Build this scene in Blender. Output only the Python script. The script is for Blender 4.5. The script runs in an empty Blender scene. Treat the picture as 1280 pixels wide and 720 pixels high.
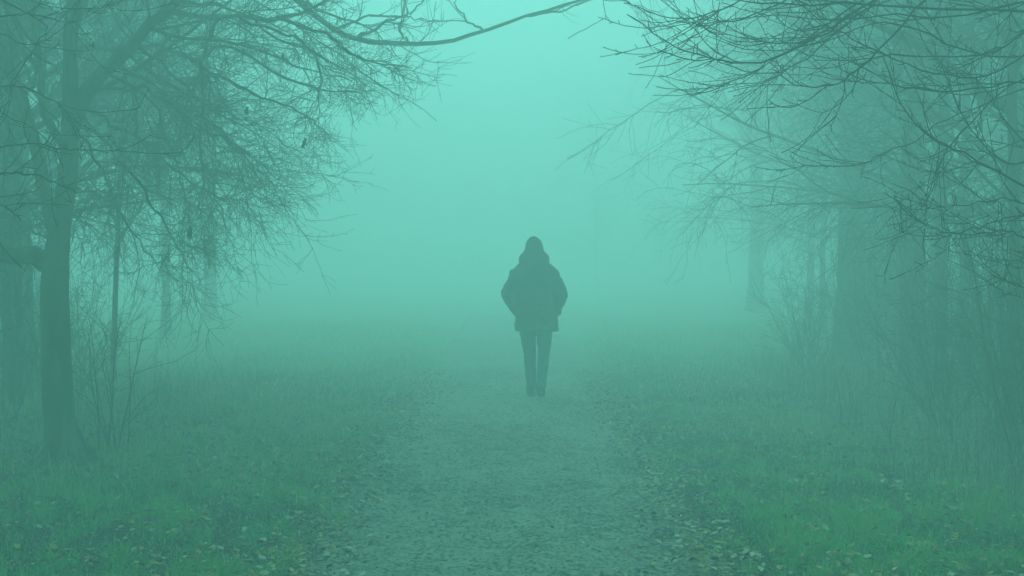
import bpy, bmesh, math, random
import numpy as np
from mathutils import Vector, Matrix, noise

SC = bpy.context.scene
COL = SC.collection
rng = np.random.default_rng(7)
random.seed(7)
R = math.radians

# ------------------------------------------------------------------ camera
CAM_H = 1.65
LENS = 50.0
FPX = 1280 * LENS / 36.0
HORIZON = 314.0
PITCH = math.atan((360 - HORIZON) / FPX)
cd = bpy.data.cameras.new('camera')
cd.lens = LENS
cd.sensor_width = 36
cd.clip_start = 0.05
cd.clip_end = 900
cam = bpy.data.objects.new('camera', cd)
COL.objects.link(cam)
cam.location = (0, 0, CAM_H)
cam.rotation_euler = (math.pi / 2 - PITCH, 0, 0)
SC.camera = cam

# ------------------------------------------------------------------ world, sun, exposure
SUN_EL, SUN_AZ = R(38), R(-27)          # azimuth measured from +Y towards +X (negative = left of the path)
w = bpy.data.worlds.new('World')
SC.world = w
w.use_nodes = True
nt = w.node_tree
nt.nodes.clear()
sky = nt.nodes.new('ShaderNodeTexSky')
sky.sky_type = 'NISHITA'
sky.sun_disc = False
sky.sun_elevation = SUN_EL
sky.sun_rotation = SUN_AZ
sky.dust_density = 4
hs = nt.nodes.new('ShaderNodeHueSaturation')
hs.inputs['Saturation'].default_value = 0.15
mul = nt.nodes.new('ShaderNodeMix')
mul.data_type = 'RGBA'
mul.blend_type = 'MULTIPLY'
mul.inputs['Factor'].default_value = 1
mul.inputs[7].default_value = (0.43, 1.0, 0.905, 1)
bg = nt.nodes.new('ShaderNodeBackground')
bg.inputs['Strength'].default_value = 0.11
wo = nt.nodes.new('ShaderNodeOutputWorld')
nt.links.new(sky.outputs[0], hs.inputs['Color'])
nt.links.new(hs.outputs[0], mul.inputs[6])
nt.links.new(mul.outputs[2], bg.inputs['Color'])
nt.links.new(bg.outputs[0], wo.inputs['Surface'])

sl = bpy.data.lights.new('sun', 'SUN')
sl.energy = 1.4
sl.angle = R(25)
sl.color = (0.43, 1.0, 0.94)
sun = bpy.data.objects.new('sun', sl)
COL.objects.link(sun)
d_sun = Vector((math.sin(SUN_AZ) * math.cos(SUN_EL), math.cos(SUN_AZ) * math.cos(SUN_EL), math.sin(SUN_EL)))
sun.rotation_euler = d_sun.to_track_quat('Z', 'Y').to_euler()
sun.location = d_sun * 60

SC.view_settings.view_transform = 'Standard'
SC.view_settings.look = 'None'
SC.view_settings.exposure = 1.22
SC.view_settings.gamma = 1
SC.cycles.max_bounces = 8
SC.cycles.diffuse_bounces = 2
SC.cycles.glossy_bounces = 1
SC.cycles.volume_bounces = 5
SC.cycles.sample_clamp_indirect = 6
SC.cycles.use_denoising = True
HAZE_DENSITY = 0.062
HAZE_COLOR = (0.83, 1.0, 0.985)
HAZE_ANISO = 0.38


# ------------------------------------------------------------------ helpers
def P(px, py, Y):
    """the point at ground distance Y that stands behind a pixel of the 1280 x 720 photograph"""
    x = (px - 640) / FPX
    z = -(py - 360) / FPX
    c, s = math.cos(PITCH), math.sin(PITCH)
    dy, dz = c + z * s, -s + z * c
    k = Y / dy
    return np.array((x * k, Y, CAM_H + dz * k))


def link(o, parent=None):
    COL.objects.link(o)
    if parent is not None:
        o.parent = parent
    return o


def tag(o, label, cat, group=None, kind=None):
    o['label'] = label
    o['category'] = cat
    if group:
        o['group'] = group
    if kind:
        o['kind'] = kind
    return o


def thing(name, label, cat, loc=(0, 0, 0), group=None):
    o = bpy.data.objects.new(name, None)
    o.empty_display_size = 0.2
    o.location = loc
    link(o)
    return tag(o, label, cat, group)


class Geo:
    """collects vertex and face arrays that become ONE mesh"""
    def __init__(s):
        s.v, s.f3, s.f4, s.t, s.n = [], [], [], [], 0

    def add(s, v, f4=None, f3=None, tint=None):
        v = np.asarray(v, float).reshape(-1, 3)
        s.v.append(v)
        s.t.append(np.zeros(len(v)) if tint is None else np.broadcast_to(np.asarray(tint, float), (len(v),)))
        if f4 is not None and len(f4):
            s.f4.append(np.asarray(f4).reshape(-1, 4) + s.n)
        if f3 is not None and len(f3):
            s.f3.append(np.asarray(f3).reshape(-1, 3) + s.n)
        s.n += len(v)

    def mesh(s, name, mat, smooth=True):
        V = np.concatenate(s.v)
        f4 = np.concatenate(s.f4) if s.f4 else np.zeros((0, 4), int)
        f3 = np.concatenate(s.f3) if s.f3 else np.zeros((0, 3), int)
        me = bpy.data.meshes.new(name)
        me.vertices.add(len(V))
        me.vertices.foreach_set('co', V.astype(np.float32).ravel())
        loops = np.concatenate([f4.ravel(), f3.ravel()]).astype(np.int32)
        me.loops.add(len(loops))
        me.loops.foreach_set('vertex_index', loops)
        st = np.concatenate([np.arange(len(f4)) * 4, len(f4) * 4 + np.arange(len(f3)) * 3]).astype(np.int32)
        me.polygons.add(len(st))
        me.polygons.foreach_set('loop_start', st)
        me.polygons.foreach_set('use_smooth', np.full(len(st), smooth))
        me.update(calc_edges=True)
        a = me.attributes.new('tint', 'FLOAT', 'POINT')
        a.data.foreach_set('value', np.concatenate(s.t).astype(np.float32))
        if mat:
            me.materials.append(mat)
        return me

    def build(s, name, mat, parent=None, smooth=True, origin=None):
        me = s.mesh(name, mat, smooth)
        o = bpy.data.objects.new(name, me)
        return link(o, parent)


def norm(a):
    return a / np.maximum(np.linalg.norm(a, axis=-1, keepdims=True), 1e-9)


def tubes(geo, Pn, Rn, sides=3, rough=0.0, tint=None):
    """Pn (N,K,3) centre lines, Rn (N,K) radii -> tubes"""
    Pn = np.asarray(Pn, float)
    Rn = np.asarray(Rn, float)
    if Pn.ndim == 2:
        Pn, Rn = Pn[None], Rn[None]
    N, K = Pn.shape[:2]
    if N == 0:
        return
    T = norm(np.gradient(Pn, axis=1))
    main = norm(Pn[:, -1] - Pn[:, 0])
    ref = np.where(np.abs(main[:, 2:3]) > 0.8, np.array([[1.0, 0, 0]]), np.array([[0, 0, 1.0]]))
    U = norm(np.cross(np.broadcast_to(ref[:, None], T.shape), T))
    W = np.cross(T, U)
    a = np.arange(sides) / sides * 2 * np.pi
    rr = np.broadcast_to(Rn[:, :, None], (N, K, sides))
    if rough:
        rr = rr * (1 + rng.normal(0, rough, (N, K, sides)))
    V = Pn[:, :, None] + rr[..., None] * (np.cos(a)[None, None, :, None] * U[:, :, None] + np.sin(a)[None, None, :, None] * W[:, :, None])
    idx = np.arange(N * K * sides).reshape(N, K, sides)
    q = np.stack([idx[:, :-1], np.roll(idx, -1, 2)[:, :-1], np.roll(idx, -1, 2)[:, 1:], idx[:, 1:]], -1).reshape(-1, 4)
    tt = None
    if tint is not None:
        tt = np.broadcast_to(np.asarray(tint, float).reshape(N, 1, 1), (N, K, sides)).ravel()
    geo.add(V, q, tint=tt)


def resample(pts, K):
    """Catmull-Rom through pts (n,d) -> (K,d)"""
    p = np.asarray(pts, float)
    p = np.vstack([2 * p[0] - p[1], p, 2 * p[-1] - p[-2]])
    n = len(p) - 3
    u = np.linspace(0, n - 1e-6, K)
    i = u.astype(int)
    t = (u - i)[:, None]
    a, b, c, d = p[i], p[i + 1], p[i + 2], p[i + 3]
    return 0.5 * (2 * b + (c - a) * t + (2 * a - 5 * b + 4 * c - d) * t ** 2 + (3 * b - a - 3 * c + d) * t ** 3)


def spawn(Pn, Rn, n, l0, l1, K=6, ang=(35, 75), sag=0.0, wig=0.12, t=(0.15, 1.0), rk=0.6, rmax=1.0, rend=0.0012, bias=None):
    """n children for every parent branch; returns centre lines and radii"""
    N, Kp = Pn.shape[:2]
    par = np.repeat(np.arange(N), n)
    M = len(par)
    u = rng.uniform(t[0], t[1], M) * (Kp - 1) * 0.999
    i = u.astype(int)
    fr = (u - i)[:, None]
    base = Pn[par, i] * (1 - fr) + Pn[par, i + 1] * fr
    r0 = np.minimum((Rn[par, i] * (1 - fr[:, 0]) + Rn[par, i + 1] * fr[:, 0]) * rk, rmax)
    tan = norm(Pn[par, i + 1] - Pn[par, i])
    q = norm(np.cross(tan, rng.normal(size=(M, 3))))
    a = np.radians(rng.uniform(ang[0], ang[1], M))[:, None]
    d = norm(np.cos(a) * tan + np.sin(a) * q)
    if bias is not None:
        d = norm(d + np.asarray(bias))
    L = rng.uniform(l0, l1, M)[:, None]
    out = [base]
    p = base
    for k in range(K - 1):
        p = p + d * L / (K - 1)
        out.append(p)
        d = norm(d + rng.normal(0, wig, (M, 3)) + np.array([0, 0, sag]))
    Q = np.stack(out, 1)
    s = np.linspace(0, 1, K)[None]
    RR = np.maximum(r0[:, None] * (1 - s) + rend * s, rend * 0.8)
    return Q, RR


def nodes_of(name):
    m = bpy.data.materials.new(name)
    m.use_nodes = True
    t = m.node_tree
    b = t.nodes['Principled BSDF']
    return m, t, b


def noise_mat(name, c0, c1, scale=8, rough=0.85, bump=0.3, bscale=None, attr=None, stretch=(1, 1, 1), mid=None, detail=8, bdist=0.01):
    m, t, b = nodes_of(name)
    tc = t.nodes.new('ShaderNodeTexCoord')
    mp = t.nodes.new('ShaderNodeMapping')
    mp.inputs['Scale'].default_value = stretch
    n = t.nodes.new('ShaderNodeTexNoise')
    n.inputs['Scale'].default_value = scale
    n.inputs['Detail'].default_value = detail
    n.inputs['Roughness'].default_value = 0.65
    r = t.nodes.new('ShaderNodeValToRGB')
    r.color_ramp.elements[0].position = 0.3
    r.color_ramp.elements[1].position = 0.7
    r.color_ramp.elements[0].color = (*c0, 1)
    r.color_ramp.elements[1].color = (*c1, 1)
    if mid:
        e = r.color_ramp.elements.new(0.5)
        e.color = (*mid, 1)
    t.links.new(tc.outputs['Object'], mp.inputs['Vector'])
    t.links.new(mp.outputs[0], n.inputs['Vector'])
    t.links.new(n.outputs['Fac'], r.inputs['Fac'])
    t.links.new(r.outputs['Color'], b.inputs['Base Color'])
    b.inputs['Roughness'].default_value = rough
    b.inputs['Specular IOR Level'].default_value = 0.2
    if bump:
        n2 = t.nodes.new('ShaderNodeTexNoise')
        n2.inputs['Scale'].default_value = bscale or scale * 3
        n2.inputs['Detail'].default_value = 8
        t.links.new(mp.outputs[0], n2.inputs['Vector'])
        bp = t.nodes.new('ShaderNodeBump')
        bp.inputs['Strength'].default_value = bump
        bp.inputs['Distance'].default_value = bdist
        t.links.new(n2.outputs['Fac'], bp.inputs['Height'])
        t.links.new(bp.outputs[0], b.inputs['Normal'])
    return m


def tint_mat(name, stops, rough=0.75, trans=0.0):
    """colour picked by each blade's or leaf's own 'tint' value"""
    m, t, b = nodes_of(name)
    a = t.nodes.new('ShaderNodeAttribute')
    a.attribute_name = 'tint'
    r = t.nodes.new('ShaderNodeValToRGB')
    el = r.color_ramp.elements
    el[0].position, el[0].color = stops[0][0], (*stops[0][1], 1)
    el[1].position, el[1].color = stops[-1][0], (*stops[-1][1], 1)
    for p_, c_ in stops[1:-1]:
        e = el.new(p_)
        e.color = (*c_, 1)
    t.links.new(a.outputs['Fac'], r.inputs['Fac'])
    t.links.new(r.outputs['Color'], b.inputs['Base Color'])
    b.inputs['Roughness'].default_value = rough
    b.inputs['Specular IOR Level'].default_value = 0.25
    if trans:
        tr_ = t.nodes.new('ShaderNodeBsdfTranslucent')
        ad = t.nodes.new('ShaderNodeMixShader')
        ad.inputs['Fac'].default_value = trans
        t.links.new(r.outputs['Color'], tr_.inputs['Color'])
        t.links.new(b.outputs[0], ad.inputs[1])
        t.links.new(tr_.outputs[0], ad.inputs[2])
        t.links.new(ad.outputs[0], t.nodes['Material Output'].inputs['Surface'])
    return m


M_BARK = noise_mat('bark', (0.012, 0.026, 0.008), (0.13, 0.17, 0.075), 6, 0.9, 0.7, 22, stretch=(1, 1, 0.25), bdist=0.02)
M_TWIG = noise_mat('twig_bark', (0.06, 0.075, 0.045), (0.15, 0.17, 0.11), 14, 0.85, 0)
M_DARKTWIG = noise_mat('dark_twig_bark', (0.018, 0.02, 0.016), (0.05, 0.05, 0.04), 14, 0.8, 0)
M_SOIL = noise_mat('meadow_soil', (0.015, 0.018, 0.010), (0.06, 0.065, 0.035), 2.2, 0.95, 0.6, 30, mid=(0.03, 0.035, 0.02))
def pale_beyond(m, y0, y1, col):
    """the short bare soil of the verge gives way to pale meadow further along, its colour also lightened as if by fog"""
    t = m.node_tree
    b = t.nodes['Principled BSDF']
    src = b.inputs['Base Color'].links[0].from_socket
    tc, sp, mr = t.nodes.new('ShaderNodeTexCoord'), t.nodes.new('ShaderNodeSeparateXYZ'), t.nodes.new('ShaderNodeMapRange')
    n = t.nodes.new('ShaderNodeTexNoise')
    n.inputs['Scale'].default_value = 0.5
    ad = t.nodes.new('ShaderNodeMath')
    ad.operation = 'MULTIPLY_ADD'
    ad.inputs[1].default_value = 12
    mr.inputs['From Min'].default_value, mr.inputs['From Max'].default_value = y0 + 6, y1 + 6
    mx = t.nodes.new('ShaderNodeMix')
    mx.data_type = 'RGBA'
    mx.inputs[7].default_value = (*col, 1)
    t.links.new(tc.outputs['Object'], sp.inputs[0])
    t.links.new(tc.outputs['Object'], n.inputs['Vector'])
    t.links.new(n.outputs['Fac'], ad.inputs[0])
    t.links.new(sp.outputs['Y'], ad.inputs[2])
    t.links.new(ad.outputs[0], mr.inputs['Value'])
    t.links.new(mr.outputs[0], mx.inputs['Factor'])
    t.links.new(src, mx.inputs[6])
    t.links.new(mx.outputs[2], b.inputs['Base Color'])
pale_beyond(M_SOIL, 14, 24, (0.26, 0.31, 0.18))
M_GRASS = tint_mat('grass_blade', [(0.0, (0.012, 0.020, 0.008)), (0.35, (0.010, 0.20, 0.022)), (0.6, (0.04, 0.50, 0.06)),
                                   (0.72, (0.28, 0.34, 0.06)), (0.85, (0.44, 0.43, 0.20)), (1.0, (0.62, 0.63, 0.46))], 0.7, 0.45)
M_DRY = tint_mat('dry_stalk', [(0.0, (0.10, 0.085, 0.05)), (0.5, (0.26, 0.24, 0.15)), (1.0, (0.52, 0.49, 0.36))])
M_LEAF = tint_mat('fallen_leaf', [(0.0, (0.03, 0.022, 0.014)), (0.4, (0.10, 0.06, 0.03)), (0.6, (0.34, 0.20, 0.04)),
                                  (0.82, (0.50, 0.37, 0.08)), (1.0, (0.6, 0.55, 0.42))], 0.6)
M_GRIT = tint_mat('path_grit', [(0.0, (0.05, 0.05, 0.04)), (0.5, (0.14, 0.14, 0.11)), (1.0, (0.35, 0.33, 0.3))], 0.8)


# ------------------------------------------------------------------ ground
def vnoise(x, y, s, seed=0.0):
    f = np.vectorize(lambda a, b: noise.noise((a / s + seed, b / s - seed, seed * 1.7)))
    return f(x, y)


def gh_arr(x, y):
    """height of the meadow (the path lies in it at 0)"""
    x = np.asarray(x, float)
    y = np.asarray(y, float)
    e = np.clip((np.abs(x) - 0.98) / 0.7, 0, 1)
    e = e * e * (3 - 2 * e)
    und = (0.035 * np.sin(x * 1.9 + 0.7 * np.sin(y * 0.8)) * np.sin(y * 0.9 + x * 0.6)
           + 0.05 * np.sin(x * 0.55 + 1.3) * np.sin(y * 0.37 + 0.4) + 0.015 * np.sin(x * 5.1 + y * 1.3) * np.sin(y * 4.3 - x * 2.2))
    fine = 0.012 * np.sin(x * 23 + 4 * np.sin(y * 3.1)) * np.sin(y * 19 + 3 * np.sin(x * 9)) * (np.abs(x) < 4)
    return e * (0.06 + und) - (1 - e) * 0.03 + fine


def axis(fine0, fine1, step, ext0, ext1):
    a = list(np.arange(fine0, fine1 + 1e-6, step))
    s, v = step, fine1
    while v < ext1:
        s *= 1.25
        v = min(v + s, ext1)
        a.append(v)
    s, v = step, fine0
    while v > ext0:
        s *= 1.25
        v = max(v - s, ext0)
        a.insert(0, v)
    return np.array(a)


def sheet(name, xs, ys, zf, mat, smooth=True, xw=None):
    X, Y = np.meshgrid(xs, ys)
    if xw is not None:
        X = xw(X, Y)
    Z = zf(X, Y)
    g = Geo()
    ny, nx = X.shape
    i = np.arange(nx * ny).reshape(ny, nx)
    g.add(np.stack([X, Y, Z], -1), np.stack([i[:-1, :-1], i[:-1, 1:], i[1:, 1:], i[1:, :-1]], -1))
    o = g.build(name, mat, smooth=smooth)
    o['kind'] = 'structure'
    return o


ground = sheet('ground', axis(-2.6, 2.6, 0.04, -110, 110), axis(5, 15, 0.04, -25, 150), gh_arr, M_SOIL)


def path_mat():
    m, t, b = nodes_of('path_dirt')
    tc = t.nodes.new('ShaderNodeTexCoord')

    def nz(scale, stretch, detail=8, rough=0.6):
        mp = t.nodes.new('ShaderNodeMapping')
        mp.inputs['Scale'].default_value = stretch
        n = t.nodes.new('ShaderNodeTexNoise')
        n.inputs['Scale'].default_value = scale
        n.inputs['Detail'].default_value = detail
        n.inputs['Roughness'].default_value = rough
        t.links.new(tc.outputs['Object'], mp.inputs[0])
        t.links.new(mp.outputs[0], n.inputs['Vector'])
        return n.outputs['Fac']
    big = nz(0.9, (1, 0.5, 1))
    fine = nz(52, (0.75, 1, 1))
    mid = nz(11, (0.5, 1, 1))
    r1 = t.nodes.new('ShaderNodeValToRGB')
    r1.color_ramp.elements[0].position, r1.color_ramp.elements[0].color = 0.425, (0.018, 0.018, 0.013, 1)
    r1.color_ramp.elements[1].position, r1.color_ramp.elements[1].color = 0.555, (0.40, 0.40, 0.29, 1)
    mx = t.nodes.new('ShaderNodeMath')
    mx.operation = 'MULTIPLY_ADD'
    mx.inputs[1].default_value = 0.60
    t.links.new(fine, mx.inputs[0])
    m2 = t.nodes.new('ShaderNodeMath')
    m2.operation = 'MULTIPLY_ADD'
    m2.inputs[1].default_value = 0.24
    m3 = t.nodes.new('ShaderNodeMath')
    m3.operation = 'MULTIPLY'
    m3.inputs[1].default_value = 0.18
    t.links.new(big, m3.inputs[0])
    t.links.new(mid, m2.inputs[0])
    t.links.new(m3.outputs[0], m2.inputs[2])
    t.links.new(m2.outputs[0], mx.inputs[2])
    t.links.new(mx.outputs[0], r1.inputs['Fac'])
    t.links.new(r1.outputs['Color'], b.inputs['Base Color'])
    b.inputs['Roughness'].default_value = 0.85
    b.inputs['Specular IOR Level'].default_value = 0.3
    bp = t.nodes.new('ShaderNodeBump')
    bp.inputs['Strength'].default_value = 0.9
    bp.inputs['Distance'].default_value = 0.045
    t.links.new(mx.outputs[0], bp.inputs['Height'])
    t.links.new(bp.outputs[0], b.inputs['Normal'])
    return m


_ph = rng.uniform(0, 6.28, (40, 1, 1))
_pd = rng.uniform(0, 6.28, (40, 1, 1))
_pf = rng.uniform(6, 70, (40, 1, 1))


def path_h(X, Y):
    X = np.clip(X, -1.32, 1.32)
    x, y = X[None], Y[None]
    near = np.clip((26 - Y) / 16, 0, 1)
    bumps = (np.sin((x * np.cos(_pd) * 0.6 + y * np.sin(_pd)) * _pf + _ph + 1.5 * np.sin(x * 2.1 + _ph)) * (0.02 / _pf ** 0.75)).sum(0)
    rut = -0.012 * np.exp(-((np.abs(X) - 0.55) / 0.25) ** 2)
    return 0.004 + bumps * near * 1.7 + rut + 0.012 * (1 - (X / 1.3) ** 2) - 0.12 * np.clip((np.abs(X) - 1.03) / 0.27, 0, 1) ** 1.6


def path_edge(X, Y):
    wob = 0.06 * np.sin(Y * 1.7) + 0.03 * np.sin(Y * 4.1 + 1)
    wob2 = 0.06 * np.sin(Y * 1.4 + 2) + 0.03 * np.sin(Y * 3.7)
    bend = np.clip(Y - 19, 0, None) ** 2 * 0.006
    return X * (1 + np.where(X < 0, wob, wob2) * np.abs(X) / 1.1) + 0.02 - np.minimum(bend, 60)


ys_path = np.concatenate([np.arange(-24, 5, 0.25), np.arange(5, 12, 0.016), np.arange(12, 22, 0.04), np.arange(22, 60, 0.4)])
path = sheet('path', np.linspace(-1.32, 1.32, 166), ys_path, path_h, path_mat(), xw=path_edge)


# ------------------------------------------------------------------ grass, litter (nobody could count them)
def blades(geo, x, y, h, wd, tint, lean=0.45, K=3):
    n = len(x)
    z = np.maximum(gh_arr(x, y), np.where(np.abs(x) < 1.2, 0.0, -1)) - 0.005
    az = rng.uniform(0, 2 * np.pi, n)
    ln = np.abs(rng.normal(0, lean, n)) * h
    side = np.stack([-np.sin(az), np.cos(az), np.zeros(n)], -1)
    fwd = np.stack([np.cos(az), np.sin(az), np.zeros(n)], -1)
    # turn half of the blades a little towards random facing, so widths vary
    tw = rng.uniform(-0.9, 0.9, n)[:, None]
    side = norm(side + tw * fwd)
    base = np.stack([x, y, z], -1)
    rows = []
    for k in range(K):
        s = k / (K - 0.0)
        c = base + fwd * (ln * s * s)[:, None] + np.array([0, 0, 1.0]) * (h * s * (1 - 0.25 * s))[:, None]
        ww = (wd * (1 - 0.55 * s) / 2)[:, None]
        rows += [c - side * ww, c + side * ww]
    tip = base + fwd * ln[:, None] + np.array([0, 0, 1.0]) * (h * 0.75)[:, None]
    rows.append(tip)
    V = np.stack(rows, 1)
    m = 2 * K + 1
    o = (np.arange(n) * m)[:, None]
    f4 = np.concatenate([o + np.array([[2 * k, 2 * k + 1, 2 * k + 3, 2 * k + 2]]) for k in range(K - 1)])
    f3 = o + np.array([[2 * K - 2, 2 * K - 1, 2 * K]])
    geo.add(V, f4, f3, np.repeat(tint, m))


def scatter(n, y0, y1, spread, xin=0.86, power=1.0):
    y = y0 + (y1 - y0) * rng.uniform(0, 1, n) ** power
    half = spread(y)
    s = rng.choice([-1, 1], n)
    x = s * (xin + (half - xin) * rng.uniform(0, 1, n))
    return x, y


def patch(x, y):
    return (np.sin(x * 1.3 + 2.2 * np.sin(y * 0.5)) * np.sin(y * 0.83 + 1.1 * np.sin(x * 0.9)) +
            0.6 * np.sin(x * 3.7 + y * 1.9) * np.sin(y * 2.9 - x * 1.2))


def edge_keep(x, y):
    """grass thins out over the ragged path edge"""
    e = np.abs(x) + 0.10 * np.sin(y * 2.3 + np.sign(x)) + 0.06 * np.sin(y * 6.1) + rng.normal(0, 0.07, len(x))
    return e > 1.09


g = Geo()
for (n, y0, y1, hx, hh, ww, K) in ((190000, 5.4, 9.5, 1.2, 0.052, 0.0065, 3), (130000, 9.5, 15, 1.5, 0.05, 0.008, 2), (80000, 15, 30, 3.0, 0.06, 0.013, 2)):
    x, y = scatter(n, y0, y1, lambda yy: yy * 0.36 + hx)
    k = edge_keep(x, y)
    x, y = x[k], y[k]
    pt = patch(x, y)
    n = len(x)
    cl = np.sin(x * 17 + 3 * np.sin(y * 6.1)) * np.sin(y * 13 + 2.5 * np.sin(x * 7.3))
    hs_ = np.sin(np.floor(x / 0.13 + 0.8 * np.sin(y * 5)) * 127.1 + np.floor(y / 0.26 + 0.7 * np.sin(x * 7)) * 311.7) * 43758.5453
    cell = hs_ - np.floor(hs_)
    h = hh * (0.40 + 1.15 * cell) * rng.lognormal(0, 0.35, n) * (1 + 0.3 * pt + 0.45 * cl) * np.clip((np.abs(x) - 0.85) / 0.7, 0.35, 1.0)
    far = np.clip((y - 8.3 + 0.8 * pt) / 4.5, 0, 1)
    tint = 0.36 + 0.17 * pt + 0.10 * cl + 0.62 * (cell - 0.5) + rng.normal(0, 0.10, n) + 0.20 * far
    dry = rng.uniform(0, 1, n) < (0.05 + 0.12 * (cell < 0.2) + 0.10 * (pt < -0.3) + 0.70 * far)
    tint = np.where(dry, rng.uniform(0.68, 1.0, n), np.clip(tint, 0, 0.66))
    blades(g, x, y, h, ww * rng.uniform(0.7, 1.4, n), tint, 0.9, K)
tag(g.build('grass', M_GRASS), 'short damp green grass growing on both verges of the path', 'grass', kind='stuff')

g = Geo()
# long pale grass at the foot of the wood, left and right
for (n, y0, y1, x0, x1, s, hh) in ((1800, 8.8, 12, 2.7, 6.0, -1, 0.20), (3000, 11.5, 18, 2.8, 8.0, -1, 0.30), (9000, 10.5, 20, 2.9, 8.0, 1, 0.36), (1500, 8.4, 11, 2.7, 4.2, 1, 0.40),
                                  (420, 9.5, 17, 2.6, 6.0, 1, 0.75), (160, 10, 15, 2.6, 5.0, -1, 0.65)):
    y = rng.uniform(y0, y1, n)
    x = x0 + (y - y0) * 0.03 + (x1 - x0) * rng.uniform(0, 1, n) ** 1.3
    keep = rng.uniform(-1.2, 1.3, n) < patch(x * 1.5, y * 1.3) + 0.6
    x, y = s * x[keep], y[keep]
    n = len(x)
    edge = np.clip((np.abs(x) - x0) / 0.9 + 0.35, 0.3, 1)
    blades(g, x, y, hh * rng.lognormal(0, 0.35, n) * edge, rng.uniform(0.004, 0.008, n), rng.uniform(0, 1, n), 0.5, 3)
tag(g.build('dry_grass', M_DRY), 'long pale dry grass at the foot of the trees on both sides', 'dry grass', kind='stuff')


def leaves(geo, x, y, z, size, tint):
    n = len(x)
    az = rng.uniform(0, 2 * np.pi, n)
    u = np.stack([np.cos(az), np.sin(az), rng.normal(0, 0.28, n)], -1)
    u = norm(u)
    up = norm(np.stack([rng.normal(0, 0.35, n), rng.normal(0, 0.35, n), np.ones(n)], -1))
    v = norm(np.cross(up, u))
    w_ = np.cross(u, v)
    c = np.stack([x, y, z], -1)
    sz = size[:, None] * 1.15
    curl = rng.uniform(-0.1, 0.45, n)[:, None]
    pts = [c - u * sz, c - u * sz * 0.3 + v * sz * 0.55 + w_ * sz * curl, c + u * sz * 0.4 + v * sz * 0.45 + w_ * sz * curl * 1.2,
           c + u * sz * 1.05 + w_ * sz * curl * 0.6, c + u * sz * 0.4 - v * sz * 0.45 + w_ * sz * curl, c - u * sz * 0.3 - v * sz * 0.55 + w_ * sz * curl * 0.8]
    V = np.stack(pts, 1)
    o = (np.arange(n) * 6)[:, None]
    geo.add(V, np.concatenate([o + np.array([[0, 1, 2, 3]]), o + np.array([[0, 3, 4, 5]])]), tint=np.repeat(tint, 6))


g = Geo()
n = 9000     # drifts along both path edges
y = 5.5 + 14 * rng.uniform(0, 1, n) ** 1.4
sgn = np.where(rng.uniform(0, 1, n) < 0.55, 1, -1)
x = sgn * (1.09 + rng.normal(0, 0.15, n))
z = np.maximum(gh_arr(x, y), path_h(x[:, None], y[:, None])[:, 0]) + 0.01 + rng.uniform(0, 0.015, n)
leaves(g, x, y, z, rng.uniform(0.009, 0.026, n), rng.beta(0.7, 0.7, n))
n = 12000     # strewn over the grass
x, y = scatter(n, 5.5, 13, lambda yy: yy * 0.36 + 0.8, 1.05)
k = patch(x * 1.4, y * 1.4) + rng.normal(0, 0.5, n) > 0.1
x, y = x[k], y[k]
leaves(g, x, y, gh_arr(x, y) + rng.uniform(0.035, 0.085, len(x)), rng.uniform(0.009, 0.026, len(x)), np.clip(rng.beta(1.8, 1.3, len(x)), 0, 0.95))
n = 260     # a few on the path
x, y = rng.uniform(-0.95, 0.95, n), 5.5 + 12 * rng.uniform(0, 1, n) ** 1.3
leaves(g, x, y, np.full(n, 0.03), rng.uniform(0.008, 0.018, n), rng.uniform(0, 1, n))
tag(g.build('leaf_litter', M_LEAF), 'fallen brown and yellow leaves strewn along the path edges and in the grass', 'fallen leaves', kind='stuff')

g = Geo()
n = 9000
x, y = rng.uniform(-1.05, 1.05, n), 5.4 + 14 * rng.uniform(0, 1, n) ** 1.5
az = rng.uniform(0, 2 * np.pi, n)
ln = rng.uniform(0.002, 0.007, n) * rng.lognormal(0, 0.35, n)
z0 = path_h(x[:, None], y[:, None])[:, 0]
a = np.stack([x, y, z0 + 0.003], -1)
d = np.stack([np.cos(az), np.sin(az), rng.normal(0, 0.2, n)], -1) * ln[:, None]
rr = ln * rng.uniform(0.3, 0.6, n)
tubes(g, np.stack([a - d, a - d * 0.6, a + d * 0.6, a + d], 1), np.stack([rr * 0.2, rr, rr, rr * 0.2], 1), 4, 0.2, rng.beta(1.2, 2.2, n))
tag(g.build('grit', M_GRIT, smooth=False), 'small chips and grit lying on the dirt path', 'grit', kind='stuff')


# ------------------------------------------------------------------ trees
def guide(pts, r_px, K=16, tip=0.25, jit=0.0):
    """branch from photograph pixels (px, py, depth) -> world centre line and radii"""
    q = resample(np.array(pts, float), K)
    w3 = np.array([P(*p_) for p_ in q])
    if jit:
        w3[1:] += rng.normal(0, jit, (K - 1, 3))
    s = np.linspace(0, 1, K)
    rad = r_px * q[:, 2] / FPX * (1 - (1 - tip) * s)
    return w3, rad


def wood(geo, line, sides=8, rough=0.05, bud=0.0):
    p_, r_ = line
    if bud:
        r_ = r_ * np.where(rng.uniform(0, 1, len(r_)) < bud, 1.45, 1.0)
    tubes(geo, p_, r_, sides, rough)


def shift(geo, base):
    for a in geo.v:
        a -= np.asarray(base)


def pixel_tree(name, label, cat, base, parts, group=None):
    """parts: list of (part name, Geo, material); the geometry is in world space, the thing stands at base"""
    t = thing(name, label, cat, tuple(base), group)
    for nm, ge, mt in parts:
        shift(ge, base)
        ge.build(nm, mt, t)
    return t


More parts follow.
